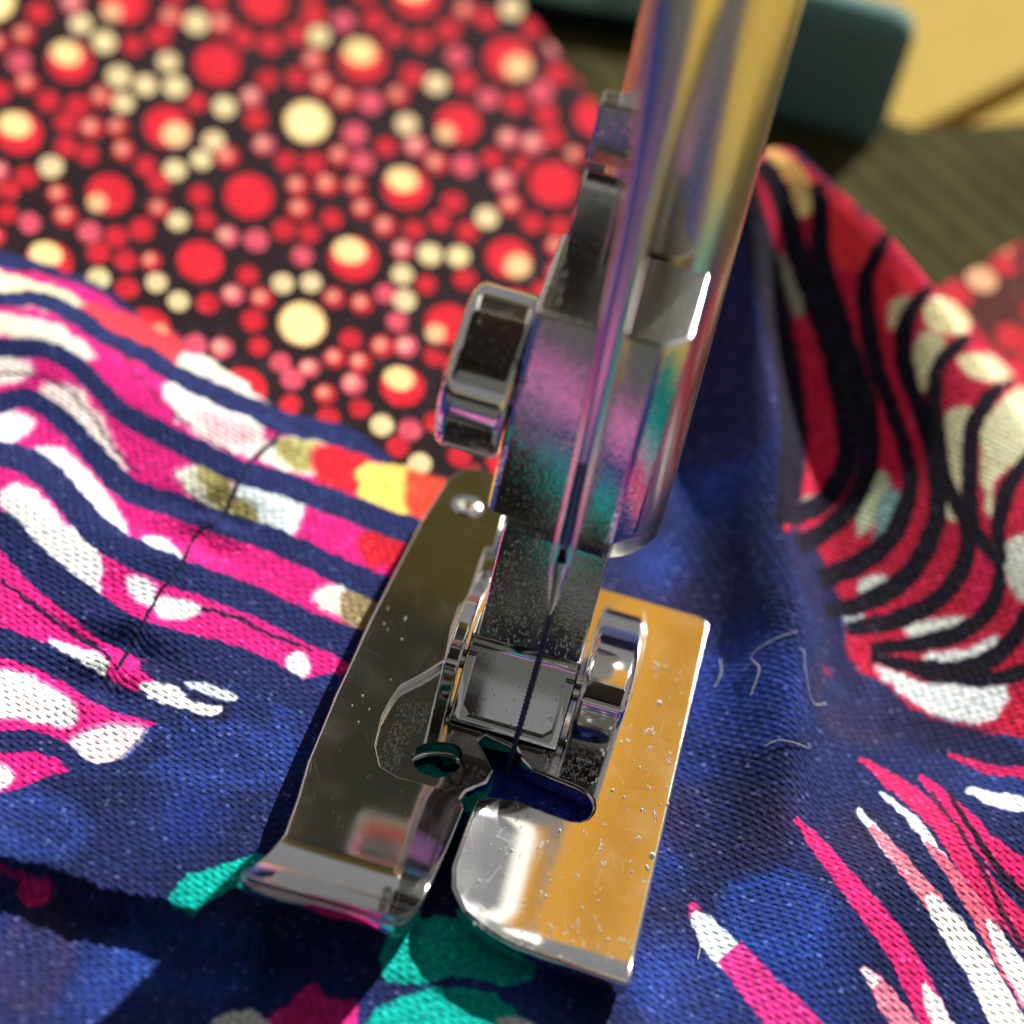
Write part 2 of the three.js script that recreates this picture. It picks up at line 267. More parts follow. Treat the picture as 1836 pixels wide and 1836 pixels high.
  for (const pts of [
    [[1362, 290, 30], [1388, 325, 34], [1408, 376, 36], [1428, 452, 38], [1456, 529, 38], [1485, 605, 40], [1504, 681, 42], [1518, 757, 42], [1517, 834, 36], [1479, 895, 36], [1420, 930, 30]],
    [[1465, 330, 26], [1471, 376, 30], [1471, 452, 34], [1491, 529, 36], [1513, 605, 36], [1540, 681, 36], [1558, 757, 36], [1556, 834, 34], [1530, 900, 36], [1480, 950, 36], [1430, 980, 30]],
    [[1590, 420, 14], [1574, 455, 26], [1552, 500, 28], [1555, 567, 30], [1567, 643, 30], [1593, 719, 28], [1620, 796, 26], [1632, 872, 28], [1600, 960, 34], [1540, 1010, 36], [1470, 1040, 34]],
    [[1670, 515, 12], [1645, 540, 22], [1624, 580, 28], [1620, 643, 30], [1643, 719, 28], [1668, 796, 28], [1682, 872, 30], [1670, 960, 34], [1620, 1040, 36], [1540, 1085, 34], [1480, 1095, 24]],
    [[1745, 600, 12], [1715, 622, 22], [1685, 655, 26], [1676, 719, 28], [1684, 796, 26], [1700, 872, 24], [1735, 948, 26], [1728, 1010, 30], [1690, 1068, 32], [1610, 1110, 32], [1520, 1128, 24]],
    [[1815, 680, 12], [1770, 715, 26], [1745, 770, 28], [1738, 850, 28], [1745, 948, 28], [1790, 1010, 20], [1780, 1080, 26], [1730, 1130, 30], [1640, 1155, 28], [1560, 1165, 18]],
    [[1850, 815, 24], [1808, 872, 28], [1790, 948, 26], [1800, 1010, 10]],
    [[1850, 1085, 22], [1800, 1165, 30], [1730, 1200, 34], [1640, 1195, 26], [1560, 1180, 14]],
    [[1860, 1195, 26], [1800, 1215, 26], [1730, 1218, 22], [1650, 1212, 14]]]) band(pts, LINE_AND_SHADE, 1.5);
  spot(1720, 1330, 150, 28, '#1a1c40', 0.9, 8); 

  // ---- streaks at the lower right
  for (const [pts, col] of [
    [[[1425, 1466, 6], [1470, 1520, 26], [1546, 1615, 40], [1614, 1706, 46], [1660, 1797, 52], [1700, 1880, 54]], '#d8236e'], [[[1655, 1765, 6], [1672, 1800, 30], [1700, 1860, 40]], '#f6dfe2'],
    [[[1238, 1620, 18], [1250, 1640, 30]], '#b82c70'], [[[1245, 1635, 14], [1263, 1660, 40], [1290, 1695, 52], [1322, 1722, 56]], '#e2f1f8'], [[[1309, 1705, 54], [1364, 1774, 66], [1427, 1836, 74], [1480, 1890, 74]], '#d8328c'],
    [[[1537, 1451, 8], [1570, 1490, 18], [1600, 1530, 22]], '#e0eef6'], [[[1560, 1480, 14], [1620, 1550, 26], [1680, 1625, 34]], '#e0788c'], [[[1665, 1605, 14], [1700, 1655, 44], [1751, 1729, 50], [1810, 1836, 60], [1840, 1890, 60]], '#f5f2f0'],
    [[[1578, 1419, 5], [1640, 1475, 16], [1690, 1545, 18]], '#f3f3f2'], [[[1660, 1510, 8], [1728, 1592, 30], [1770, 1660, 34], [1796, 1710, 34], [1850, 1800, 36]], '#e2607c'], [[[1770, 1650, 8], [1810, 1720, 34], [1860, 1800, 40]], '#f4ecec'],
    [[[1541, 1360, 6], [1614, 1412, 30], [1682, 1472, 36], [1751, 1569, 40], [1850, 1690, 44]], '#d62462'], [[[1650, 1392, 10], [1728, 1469, 34], [1783, 1530, 44], [1860, 1590, 66]], '#d81e66'], [[[1700, 1351, 8], [1774, 1380, 16], [1850, 1385, 22]], '#c01c58'], [[[1733, 1415, 12], [1783, 1433, 24], [1850, 1445, 30]], '#e6f0f2'],
    [[[1546, 1733, 8], [1575, 1770, 30], [1619, 1836, 46], [1650, 1890, 50]], '#e07a98'], [[[1548, 1735, 6], [1570, 1765, 20]], '#f2e8ec']]) band(pts, col, 1.2);
  band([[1700, 1420, 6], [1750, 1500, 10], [1800, 1570, 12], [1860, 1630, 14]], '#211428', 1); band([[1670, 1420, 3], [1740, 1520, 6], [1800, 1640, 8], [1836, 1700, 8]], '#3a1a30', 1);

  // ---- teal and pink shapes in front of and under the foot
  blob([[690, 1690], [730, 1650], [840, 1650], [960, 1735], [930, 1765], [820, 1750], [740, 1765], [690, 1750]], TEAL, 1, 2);
  blob([[640, 1850], [690, 1805], [780, 1772], [870, 1780], [920, 1810], [950, 1860], [935, 1880], [640, 1880]], TEAL, 1, 2);
  blob([[440, 1850], [500, 1815], [560, 1765], [600, 1795], [640, 1790], [625, 1850], [560, 1930]], '#d2267e', 1, 2);
  blob([[370, 1845], [420, 1812], [470, 1825], [490, 1870], [400, 1900]], '#e4ece2', 1, 2);
  blob([[305, 1612], [330, 1580], [400, 1552], [470, 1535], [480, 1555], [400, 1600], [345, 1632]], TEAL, 1, 1);
  blob([[690, 1370], [720, 1300], [830, 1290], [870, 1360], [890, 1450], [830, 1450], [740, 1430]], '#00b3a6', 1, 2);
  band([[740, 1372, 8], [775, 1362, 12], [800, 1378, 12], [835, 1372, 8]], NAVY, 1);
  blob([[910, 1370], [980, 1395], [1080, 1420], [1080, 1490], [960, 1470], [880, 1420]], '#26309a', .9, 3);
  spot(62, 1600, 30, 26, '#d9267c', 1, 1.5); band([[-60, 1545, 20], [0, 1558, 20], [50, 1570, 8]], '#c2206c', 1);
  spot(930, 1840, 40, 14, '#e6e0e8', .9, 2);
  // pale lilac and white print nearer than the picture shows, mirrored in the shank
  for (const [x0, x1, z0, z1, col] of [[-14, 10, 24, 32.6, '#d277b0'], [22.8, 30, -6, 7, '#14a39c'], [-12, -4, 20.5, 23, '#d8d8dc']]) { g.fillStyle = col; path([uv([x0, z0]), uv([x1, z0]), uv([x1, z1]), uv([x0, z1])]); g.fill(); }

  // thread grain: each thread takes the dye a little differently, pale fibres show through the dark dye
  const im = g.getImageData(0, 0, TEX, TEX), d = im.data;
  const hash = (i, j) => { const s = Math.sin(i * 127.1 + j * 311.7) * 43758.5453; return s - Math.floor(s); };
  for (let v = 0; v < TEX; v++) for (let u = 0; u < TEX; u++) {
    const k = (v * TEX + u) * 4, tx = u / KX / 0.16, tz = v / KZ / 0.16, h1 = hash(Math.floor(tx), Math.floor(tz)), h2 = hash(Math.floor(tz) + 77, Math.floor(tx) + 13);
    const f = 0.86 + 0.26 * h1, pale = h2 > 0.96 ? 20 + 26 * h1 : h2 > 0.8 ? 10 : 0;
    for (let q = 0; q < 3; q++) d[k + q] = clamp(d[k + q] * f + pale, 0, 255);
  }
  g.putImageData(im, 0, 0);
  const t = new THREE.CanvasTexture(c); t.colorSpace = THREE.SRGBColorSpace; t.anisotropy = 8; t.flipY = false;
  return t;
}
function weave() {                                                  // plain weave, 32 by 32 uneven threads
  const n = 512, T = 32, d = new Uint8Array(n * n * 4), w = Array.from({ length: 2 * T }, () => [between(-0.08, 0.08), between(0.85, 1.1), between(0.75, 1), between(0, 6)]);
  for (let j = 0; j < n; j++) for (let i = 0; i < n; i++) {
    const a0 = i / n * T, b0 = j / n * T;
    const a = (a0 + 0.22 * Math.sin(2 * Math.PI * (3 * j / n) + w[Math.floor(a0) % T][3] * 0.25) + T) % T, b = (b0 + 0.22 * Math.sin(2 * Math.PI * (2 * i / n) + w[T + Math.floor(b0) % T][3] * 0.25) + T) % T;
    const ia = Math.floor(a), ib = Math.floor(b), A = w[ia], B = w[T + ib], fa = (a - ia - 0.5 - A[0]) / A[1], fb = (b - ib - 0.5 - B[0]) / B[1], over = (ia + ib) % 2;
    const h = over ? Math.sqrt(Math.max(0, 1 - 3.4 * fa * fa)) * (0.3 + 0.7 * Math.cos(fb * Math.PI)) * A[2] : 0.42 * Math.sqrt(Math.max(0, 1 - 3.4 * fb * fb)) * (0.58 + 0.42 * Math.cos(fa * Math.PI)) * B[2];
    const k = (j * n + i) * 4; d[k] = d[k + 1] = d[k + 2] = clamp(h * 225 + 26 * rnd(), 0, 255); d[k + 3] = 255;
  }
  const t = new THREE.DataTexture(d, n, n); t.wrapS = t.wrapT = THREE.RepeatWrapping; t.magFilter = THREE.LinearFilter; t.needsUpdate = true;
  return t;
}
function grit(n, f) {                                               // tiling grey noise
  const d = new Uint8Array(n * n * 4);
  for (let j = 0; j < n; j++) for (let i = 0; i < n; i++) { const k = (j * n + i) * 4; d[k] = d[k + 1] = d[k + 2] = clamp(f(i / n, j / n), 0, 255); d[k + 3] = 255; }
  const t = new THREE.DataTexture(d, n, n); t.wrapS = t.wrapT = THREE.RepeatWrapping; t.magFilter = THREE.LinearFilter; t.needsUpdate = true;
  return t;
}
const tiled = (s, x, y) => { // noise that repeats over the tile
  const a = (2 * Math.PI), u = s / a; return noise.noise(u * Math.cos(x * a) + 5, u * Math.sin(x * a), u * Math.cos(y * a)) + noise.noise(u * Math.sin(y * a) + 9, u * Math.cos(x * a), u * Math.sin(x * a) + 3);
};

// ------------------------------------------------------------------ materials
const uvMM = (t, mm) => { const c = t.clone(); c.repeat.set(1 / mm, 1 / mm); c.needsUpdate = true; return c; };   // for geometry whose uv are millimetres
const peel = grit(256, (x, y) => 128 + 60 * tiled(60, x, y) + 40 * tiled(130, x, y)), scuff = grit(256, (x, y) => 120 + 70 * tiled(24, x, y) + 60 * (rnd() - 0.5));
const worn = (() => { // fine scratches and smudges as roughness
  const n = 1024, c = document.createElement('canvas'); c.width = c.height = n; const g = c.getContext('2d');
  g.fillStyle = 'rgb(56,56,56)'; g.fillRect(0, 0, n, n);
  for (let k = 0; k < 90; k++) { const x = between(0, n), y = between(0, n), r = between(20, 110), q = g.createRadialGradient(x, y, 0, x, y, r); q.addColorStop(0, `rgba(120,120,120,${between(0.1, 0.4)})`); q.addColorStop(1, 'rgba(120,120,120,0)'); g.fillStyle = q; g.fillRect(x - r, y - r, 2 * r, 2 * r); }
  for (let k = 0; k < 520; k++) { const x = between(0, n), y = between(0, n), a = between(-0.5, 0.5) + (k % 4 ? 1.4 : 0.1), l = between(10, 130); g.strokeStyle = `rgba(255,255,255,${between(0.06, 0.38)})`; g.lineWidth = between(0.5, 1.5); g.beginPath(); g.moveTo(x, y); g.quadraticCurveTo(x + l * 0.5 * Math.cos(a) + between(-4, 4), y + l * 0.5 * Math.sin(a) + between(-4, 4), x + l * Math.cos(a), y + l * Math.sin(a)); g.stroke(); }
  const t = new THREE.CanvasTexture(c); t.wrapS = t.wrapT = THREE.RepeatWrapping; t.repeat.set(1 / 13, 1 / 13); return t;
})();
const chrome = new THREE.MeshPhysicalMaterial({ color: new THREE.Color(0.8, 0.79, 0.77), metalness: 1, roughness: 0.3, roughnessMap: worn, bumpMap: uvMM(peel, 9), bumpScale: 0.0000004 });
const castChrome = new THREE.MeshPhysicalMaterial({ color: new THREE.Color(0.72, 0.71, 0.7), metalness: 1, roughness: 0.1, bumpMap: uvMM(peel, 5), bumpScale: 0.000016 });
const dustyChrome = new THREE.MeshPhysicalMaterial({ color: new THREE.Color(0.7, 0.7, 0.68), metalness: 1, roughness: 0.12, bumpMap: uvMM(peel, 4), bumpScale: 0.000008 });
const barSteel = new THREE.MeshPhysicalMaterial({ color: new THREE.Color(0.82, 0.78, 0.7), metalness: 1, roughness: 0.24, bumpMap: uvMM(scuff, 1), bumpScale: 0.00001 });
const needleSteel = new THREE.MeshPhysicalMaterial({ color: new THREE.Color(0.92, 0.86, 0.76), metalness: 1, roughness: 0.2 });

// ------------------------------------------------------------------ table and far things
const tableGroup = new THREE.Group(); tableGroup.name = 'table_top'; tableGroup.userData.kind = 'structure'; tableGroup.userData.label = 'sunlit yellow wooden table boards behind the cloth'; scene.add(tableGroup);
{
  const wood = grit(512, (x, y) => 200 + 26 * tiled(14, x * 4 % 1, y) + 18 * tiled(90, x, y));
  wood.repeat.set(12, 12);
  const m = new THREE.MeshPhysicalMaterial({ color: new THREE.Color(0.5, 0.345, 0.07), roughness: 0.9, specularIntensity: 0.2, map: wood });
  const dir = Math.atan2(-10.6, 6.2), w = 62;                       // the joint seen in the photograph runs this way
  for (let k = -4; k < 4; k++) {
    const b = new RoundedBoxGeometry(700, 12, w - 1.4, 2, 0.5); b.translate(0, -8, k * w + w / 2); b.rotateY(-dir); b.translate(13.2, 0, -65.6);
    mesh('plank', b, m, tableGroup);
  }
}
{ // ribbed dark sheet, its colour stands for shade on the table boards
  const g = new THREE.ExtrudeGeometry(shapeOf([[-60, -10], [60, -10], [60, -79], [19.6, -69.4], [12.8, -64.6], [4, -66], [-3, -92], [-60, -92]]), { depth: 0.7, bevelEnabled: true, bevelThickness: 0.15, bevelSize: 0.15, bevelSegments: 2 });
  g.rotateX(-Math.PI / 2); g.translate(0, -1.85, 0);
  const rib = grit(128, (x, y) => 128 + 110 * Math.sin((x + y) * 2 * Math.PI * 2) + 20 * tiled(40, x, y)), c = uvMM(rib, 7), cm = uvMM(grit(256, (x, y) => 180 + 60 * tiled(9, x, y) + 30 * tiled(60, x, y)), 36);
  const m = new THREE.MeshPhysicalMaterial({ specularIntensity: 0.1, color: new THREE.Color(0.06, 0.054, 0.018), roughness: 1, bumpMap: c, bumpScale: 0.00014, map: cm });
  tag(mesh('ribbed_shade_sheet', g, m), 'dark olive ribbed sheet coloured as shade on the yellow table behind the pleated cloth', 'mat');
}
{ // dark green slab behind the beads, coloured as the shade there
  const b = new RoundedBoxGeometry(34, 1.6, 44, 6, 0.7), q = b.attributes.position;
  for (let i = 0; i < q.count; i++) q.setY(i, q.getY(i) + 0.5 * noise.noise(q.getX(i) * 0.2, q.getZ(i) * 0.2, 1) * (q.getY(i) > 0 ? 1 : 0));
  b.rotateY(0.2); b.translate(-15, 0.1, -86);
  const green = uvMM(grit(256, (x, y) => 150 + 80 * tiled(10, x, y) + 40 * (rnd() - 0.5)), 1);
  tag(mesh('shade_slab', b, new THREE.MeshPhysicalMaterial({ color: new THREE.Color(0.02, 0.045, 0.03), roughness: 1, specularIntensity: 0.1, map: green, bumpMap: green, bumpScale: 0.0003 })), 'dark green slab coloured as shade beyond the bead print, left of the bar', 'cloth');
}
{ // dark teal block
  const o = thing('felt_block', 'dark teal rounded block standing on the dark sheet right of the presser bar', 'block');
  const b = new RoundedBoxGeometry(10.5, 9, 3.4, 4, 1.6); b.translate(5.4, 3, -62.5);
  mesh('block', b, new THREE.MeshStandardMaterial({ color: new THREE.Color(0.075, 0.19, 0.175), roughness: 0.9, bumpMap: scuff, bumpScale: 0.0001 }), o);
}
{ // what the metal mirrors: added ochre, white and dark panels, and the dark machine head
  const n = 60, g = new THREE.PlaneGeometry(120, 500, n, 20), p = g.attributes.position;
  for (let i = 0; i < p.count; i++) p.setZ(i, 5 * Math.sin(p.getX(i) * 0.23) + 1.5 * Math.sin(p.getX(i) * 0.61 + p.getY(i) * 0.01));
  g.computeVertexNormals(); g.translate(-15, 490, -350);
  const m = new THREE.MeshPhysicalMaterial({ color: new THREE.Color(0.55, 0.285, 0.035), roughness: 1, transmission: 0.55, thickness: 0, side: THREE.DoubleSide });  // backlit ochre panel, added for the chrome to mirror
  tag(mesh('added_panel', g, m), 'ochre backlit panel added behind the machine, seen only mirrored in the foot', 'added_panel');
  const g2 = g.clone(); g2.translate(-124, 0, -6); g.scale(1, 1.42, 1); g.translate(0, -320, 0);
  tag(mesh('added_panel', g2, new THREE.MeshPhysicalMaterial({ color: new THREE.Color(0.85, 0.84, 0.8), roughness: 1, transmission: 0.55, thickness: 0, side: THREE.DoubleSide })), 'white backlit panel added left of the ochre one, seen only mirrored', 'added_panel');  // unseen panel, added to give the chrome white reflections
  const g3 = new THREE.PlaneGeometry(34, 500, 16, 20); { const q = g3.attributes.position; for (let i = 0; i < q.count; i++) q.setZ(i, 2.5 * Math.sin(q.getX(i) * 0.7)); g3.computeVertexNormals(); } g3.translate(64, 490, -352);
  tag(mesh('added_panel', g3, new THREE.MeshPhysicalMaterial({ color: new THREE.Color(0.88, 0.87, 0.83), roughness: 1, transmission: 0.6, thickness: 0, side: THREE.DoubleSide })), 'narrow white backlit panel added right of the ochre one, seen only mirrored', 'added_panel');  // unseen strip, added to mirror white beside the ochre
  const bl = new RoundedBoxGeometry(900, 700, 3, 2, 1); bl.translate(0, 425, 320);  // unseen panel, added to darken reflections and fill from the front
  tag(mesh('added_dark_panel', bl, new THREE.MeshPhysicalMaterial({ color: new THREE.Color(0.03, 0.032, 0.03), roughness: 0.9 })), 'dark panel added on the viewer side, seen only mirrored in the metal', 'dark_panel');
  const gc = new RoundedBoxGeometry(150, 1, 190, 3, 0.4); gc.translate(-28, -0.1, 134);  // unseen sheet, added so bar and shank mirror dark grey
  tag(mesh('added_grey_sheet', gc, new THREE.MeshPhysicalMaterial({ color: new THREE.Color(0.075, 0.08, 0.075), roughness: 1, specularIntensity: 0.1 })), 'plain dark grey sheet added on the viewer side, seen only mirrored in the shank', 'cloth');
  const ph = thing('smartphone', 'dark smartphone held over the foot, seen only mirrored in the metal', 'phone');
  const body = new RoundedBoxGeometry(150, 76, 8, 4, 3.5); body.translate(-42, 24, 4);
  body.applyMatrix4(new THREE.Matrix4().makeBasis(RIGHT, UP, FWD.clone().negate())); body.translate(CAM.x, CAM.y, CAM.z).translate(-FWD.x * 4, -FWD.y * 4, -FWD.z * 4);
  mesh('phone_body', body, new THREE.MeshPhysicalMaterial({ color: new THREE.Color(0.02, 0.02, 0.022), roughness: 0.4 }), ph);
  const h = thing('machine_head', 'dark green rounded machine head, seen only mirrored in the left of the foot', 'sewing machine');
  const s = new THREE.Shape(); const x0 = -25.5, x1 = -4.5, y0 = 99, y1 = 230, r = 11;
  s.moveTo(x0 + r, y0); s.lineTo(x1 - 2, y0); s.quadraticCurveTo(x1, y0, x1, y0 + 2); s.lineTo(x1, y1); s.lineTo(x0, y1); s.lineTo(x0, y0 + r); s.quadraticCurveTo(x0, y0, x0 + r, y0);
  const hg = new THREE.ExtrudeGeometry(s, { depth: 40, bevelEnabled: true, bevelThickness: 2, bevelSize: 1.5, bevelSegments: 3, curveSegments: 10 }); hg.translate(0, 0, -152);
  const over = new RoundedBoxGeometry(70, 60, 71, 4, 5); over.translate(-4, 92.5, 9.5);
  mesh('needle_housing', over, new THREE.MeshPhysicalMaterial({ color: new THREE.Color(0.04, 0.045, 0.04), roughness: 0.5 }), h);
  mesh('housing', toCreasedNormals(hg, 0.6), new THREE.MeshPhysicalMaterial({ color: new THREE.Color(0.1, 0.115, 0.1), roughness: 0.5 }), h);
}

// ------------------------------------------------------------------ the cloth
{
  const nx = 320, nz = 460, XL = -90, XR = 38, pos = [], uv = [], idx = [];
  const backKeys = [[-90, -71.5], [-18.7, -71.5], [-4.5, -51.6], [3.5, -43.2], [7, -41.6], [11, -39.6], [14, -43], [20, -53], [25, -57], [28.5, -14], [38, -12]];
  const back = (x) => { for (let k = 1; k < backKeys.length; k++) if (x <= backKeys[k][0]) { const [a, b] = backKeys[k - 1], [c, d] = backKeys[k]; return b + (d - b) * (x - a) / (c - a); } return -60; };
  for (let j = 0; j <= nz; j++) for (let i = 0; i <= nx; i++) {
    const x = i < 12 ? XL + (X0 - XL) * i / 12 : X0 + (XR - X0) * (i - 12) / (nx - 12), zb = back(x) + 0.15 * noise.noise(x * 1.3, 0.5, 2), z = j < 12 ? Z1 + 5 * (1 - j / 12) : Z1 + (zb - Z1) * (j - 12) / (nz - 12);
    pos.push(x, cloth(x, z), z); uv.push((x - X0) / (X1 - X0), (z - Z0) / (Z1 - Z0));
  }
  for (let j = 0; j < nz; j++) for (let i = 0; i < nx; i++) { const a = j * (nx + 1) + i, b = a + nx + 1; idx.push(a, a + 1, b, b, a + 1, b + 1); }
  const g = new THREE.BufferGeometry();
  g.setAttribute('position', new THREE.Float32BufferAttribute(pos, 3)); g.setAttribute('uv', new THREE.Float32BufferAttribute(uv, 2)); g.setIndex(idx); g.computeVertexNormals();
  const w = weave(); w.channel = 1;
  { const u = []; for (let k = 0; k < pos.length; k += 3) u.push((pos[k] * 0.94 + pos[k + 2] * 0.34) / 8.6, (pos[k + 2] * 0.94 - pos[k] * 0.34) / 8.6); g.setAttribute('uv1', new THREE.Float32BufferAttribute(u, 2)); }
  const m = new THREE.MeshPhysicalMaterial({ map: clothPrint(), roughness: 0.9, specularIntensity: 0.18, bumpMap: w, bumpScale: 0.000085, side: THREE.DoubleSide });
  tag(mesh('printed_cloth', g, m), 'printed cotton cloth with red beads, pink waves and navy ground under the presser foot', 'fabric');
}

// ------------------------------------------------------------------ presser foot
const foot = thing('presser_foot_assembly', 'chrome sewing machine presser foot with split toes and upright shank on the cloth', 'presser foot');
const bend = (x, z) => {
  let y = 0;
  if (x < -1.12) { y += Math.max(0, z - 7.8) ** 2 / 9.5; y -= 0.035 * Math.max(0, x + 3.2) ** 2 * smooth(2.6, 4.4, z); }
  else { y += Math.max(0, z - 8.2) ** 2 / 12; y += 0.034 * Math.max(0, 2.7 - x) ** 2 * smooth(1.9, 4.2, z); }
  return y;
};
const outer = [[-1.15, 4], [-1.3, 6.4], [-1.6, 9.6], [-2, 11.2], [-2.3, 11.7], [-7.9, 12.1], [-8.3, 11.7], [-8.05, 10.4], [-7.55, 8], [-7.6, 6], [-7.75, 4], [-7.7, 0], [-7.5, -5], [-7.3, -8], [-7, -12], [-6.6, -15.2], [-6.1, -16.3], [-5.5, -16.8], [-4.4, -16.6], [-3.6, -15.8], [-3.4, -14.8], [-3.35, -11.6]];
{
  const sole = [[6.2, -11.5], [6.65, -11.3], [6.8, -10.9], [6.8, 10], [6.7, 10.25], [6.4, 10.3], [2.2, 10], [1.2, 9.7], [0, 9.1], [-0.7, 8.2], [-0.95, 7.2], [-0.9, 4.7], [-0.8, 3.3], [-0.35, 2.75], [0.7, 2.45], [2, 2.6], [3, 2.68], [3.35, 2.58], [3.6, 2.35], [3.74, 2.0], [3.75, 1.65], [3.62, 1.3], [3.4, 1.06], [3.1, 0.92], [2.8, 0.86], [1.9, 0.75], [1, 0.6], [0.5, 0.25], [0.1, -0.35], [-1.3, -0.6], [-1.45, -0.1], [-1, 0.5], [-0.5, 1.2], [-0.6, 2], [-1.3, 2.8], [-1.42, 3.3], ...outer, [-2.9, -11.5]];
  const hole = rounded([[-4.1, 2], [-3.9, 0.9], [-3, 0.35], [-2.1, 0.25], [-1.65, 0.95], [-1.75, 2], [-2.4, 2.7], [-3.4, 2.8]], 2);
  mesh('sole', plate(sole, [hole], 1.0, 1.85, 0.17, bend), chrome, foot);
  const inset = outer.map(([x, z]) => [x + (x < -4.2 ? 0.04 : -0.04), z]);
  const top = [...inset, [-3.75, -11.4], ...rounded([[-3.75, -11], [-3.75, -7.9], [-4, -7.2], [-4, -5.9], [-3.8, -3.8], [-4.5, -2.6], [-5.2, -1.6], [-5.4, -0.6], [-5.5, 0.4], [-5.35, 2.1], [-4.9, 3.1], [-4.1, 3.4], [-2.5, 3.35], [-1.6, 3.4], [-1.25, 3.8]], 0)];
  mesh('top_plate', plate(top, [], 1.85, 2.2, 0.08, bend), chrome, foot);
  const dome = new THREE.CatmullRomCurve3([[-0.7, 4.6], [-0.9, 5.15], [-1.5, 5.5], [-2.8, 5.55], [-4.4, 5.15], [-6.2, 4.25], [-8, 3.1], [-9.5, 2.2], [-10.6, 1.8]].map(([z, y]) => V(z, y, 0))).getPoints(48).map((v) => [v.x, v.y]);
  const lug = [[-0.7, 1.6], ...dome, [-10.7, 1.6]];
  mesh('lug_pad', plate(rounded([[1.8, -0.65], [4.05, -0.65], [4.35, -11.1], [1.8, -11.1]], 2).map(([x, z]) => [x, Math.max(-11.2, z)]), [], 1.8, 1.97, 0.05, () => 0), chrome, foot);
  mesh('hinge_lug', profile(lug, 1.95, 3.95, 0.3, 0.7), chrome, foot);
  mesh('hinge_lug', profile(lug.map(([z, y]) => [z - 0.1, y * 0.98]), -3.7, -3.05, 0.14, 0.7), chrome, foot);
  const riv = new THREE.SphereGeometry(0.95, 24, 12, 0, 7, 0, 1.2); riv.scale(0.9, 0.34, 0.9); riv.translate(-5.2, 2.05, -13.9);
  mesh('rivet', riv, chrome, foot);
  const pin = new THREE.CylinderGeometry(0.55, 0.55, 7.4, 20); pin.rotateZ(Math.PI / 2); pin.translate(0.2, 3.6, -2.9);
  mesh('hinge_pin', pin, chrome, foot);
  // shank: tongue, neck and clamp block
  const tongue = [[-0.75, 1.95], [-2.2, 5.0], [-2.27, 5.3], [-2.28, 5.6], [-3.6, 5.6], [-3.6, 2.4], [-2.6, 1.95]];
  mesh('tongue', profile(tongue, -2.95, 1.72, 0.16, 0.4), chrome, foot);
  const rim = shapeFrame(-2.85, 1.62, 0.28);
  function shapeFrame(a, b, w) { // raised rim along the lower edge of the tongue
    const s = new THREE.Shape([[a, 0], [b, 0], [b, 2.9], [b - w, 2.9], [b - w, w + 0.35], [b - w - 0.35, w], [a + w + 0.35, w], [a + w, w + 0.35], [a + w, 2.9], [a, 2.9]].map((p) => new THREE.Vector2(...p)));
    const g = new THREE.ExtrudeGeometry(s, { depth: 0.1, bevelEnabled: true, bevelThickness: 0.06, bevelSize: 0.05, bevelSegments: 2 });
    g.rotateX(-0.444); g.translate(0, 2.06, -0.74); return toCreasedNormals(g, 0.5);
  }
  mesh('tongue_rim', rim, chrome, foot);
  const neck = [[-2.28, 5.62], [-2.28, 11.4], [-1.6, 12.3], [-3, 13], [-5.4, 13], [-5.4, 5.62]];
  mesh('neck', profile(neck, -2.72, 1.62, 0.14, 0.35), dustyChrome, foot);
  const plan = [[-3.5, -6.9], [-3.5, -1.75], [-3.42, -1.5], [-3.2, -1.4], [1.3, -1.4], [1.55, -1.5], [2.25, -2.3], [2.35, -2.6], [2.35, -6.9]];
  mesh('clamp_block', plate(plan, [], 12.7, 22.5, 0.2, () => 0, 0.3), castChrome, foot);
  const cap = profile([[-6.15, 22.52], [-6.15, 25.1], [-6.25, 25.4], [-6.9, 25.45], [-6.9, 22.52]], -3.2, -1.78, 0.07, 0.4);
  const cap2 = cap.clone(); cap2.translate(1.46, 0, 0);
  mesh('slotted_cap', mergeGeometries([cap, cap2]), castChrome, foot);
}
{ // clamp screw at the left of the block
  const o = thing('clamp_screw', 'smooth chrome thumb screw with rounded head at the left of the shank block', 'screw');
  const g = new THREE.LatheGeometry([[0, 0], [2.6, 0], [2.9, 0.04], [3.12, 0.16], [3.23, 0.34], [3.26, 0.5], [3.26, 0.56], [3.26, 2.3], [3.26, 2.36], [3.2, 2.5], [3.06, 2.58], [1.6, 2.62], [1.5, 3.4], [0, 3.4]].map((p) => new THREE.Vector2(...p)), 64);
  g.rotateZ(-Math.PI / 2); g.translate(-6.18, 17.5, -3.9);
  mesh('screw_head', toCreasedNormals(g, 0.8), chrome, o);
}
{ // presser bar
  const o = thing('presser_bar', 'round steel presser bar with golden sunlit side rising behind the needle', 'bar');
  const g = new THREE.LatheGeometry([[0, 6.8], [2.2, 6.8], [2.55, 6.95], [2.8, 7.4], [2.85, 8.2], [2.85, 62]].map((p) => new THREE.Vector2(...p)), 72);
  g.translate(0, -35, 0); g.rotateZ(0.024); g.translate(-0.1, 35, -9.9);
  const uvA = g.attributes.uv; for (let i = 0; i < uvA.count; i++) uvA.setXY(i, uvA.getX(i) * 3, uvA.getY(i) * 6);
  mesh('bar', g, barSteel, o);
  const c = new RoundedBoxGeometry(1.7, 2.6, 1.2, 2, 0.15); c.translate(-2.5, 26.6, -8.2);
  mesh('thread_guide', c, castChrome, o);
}
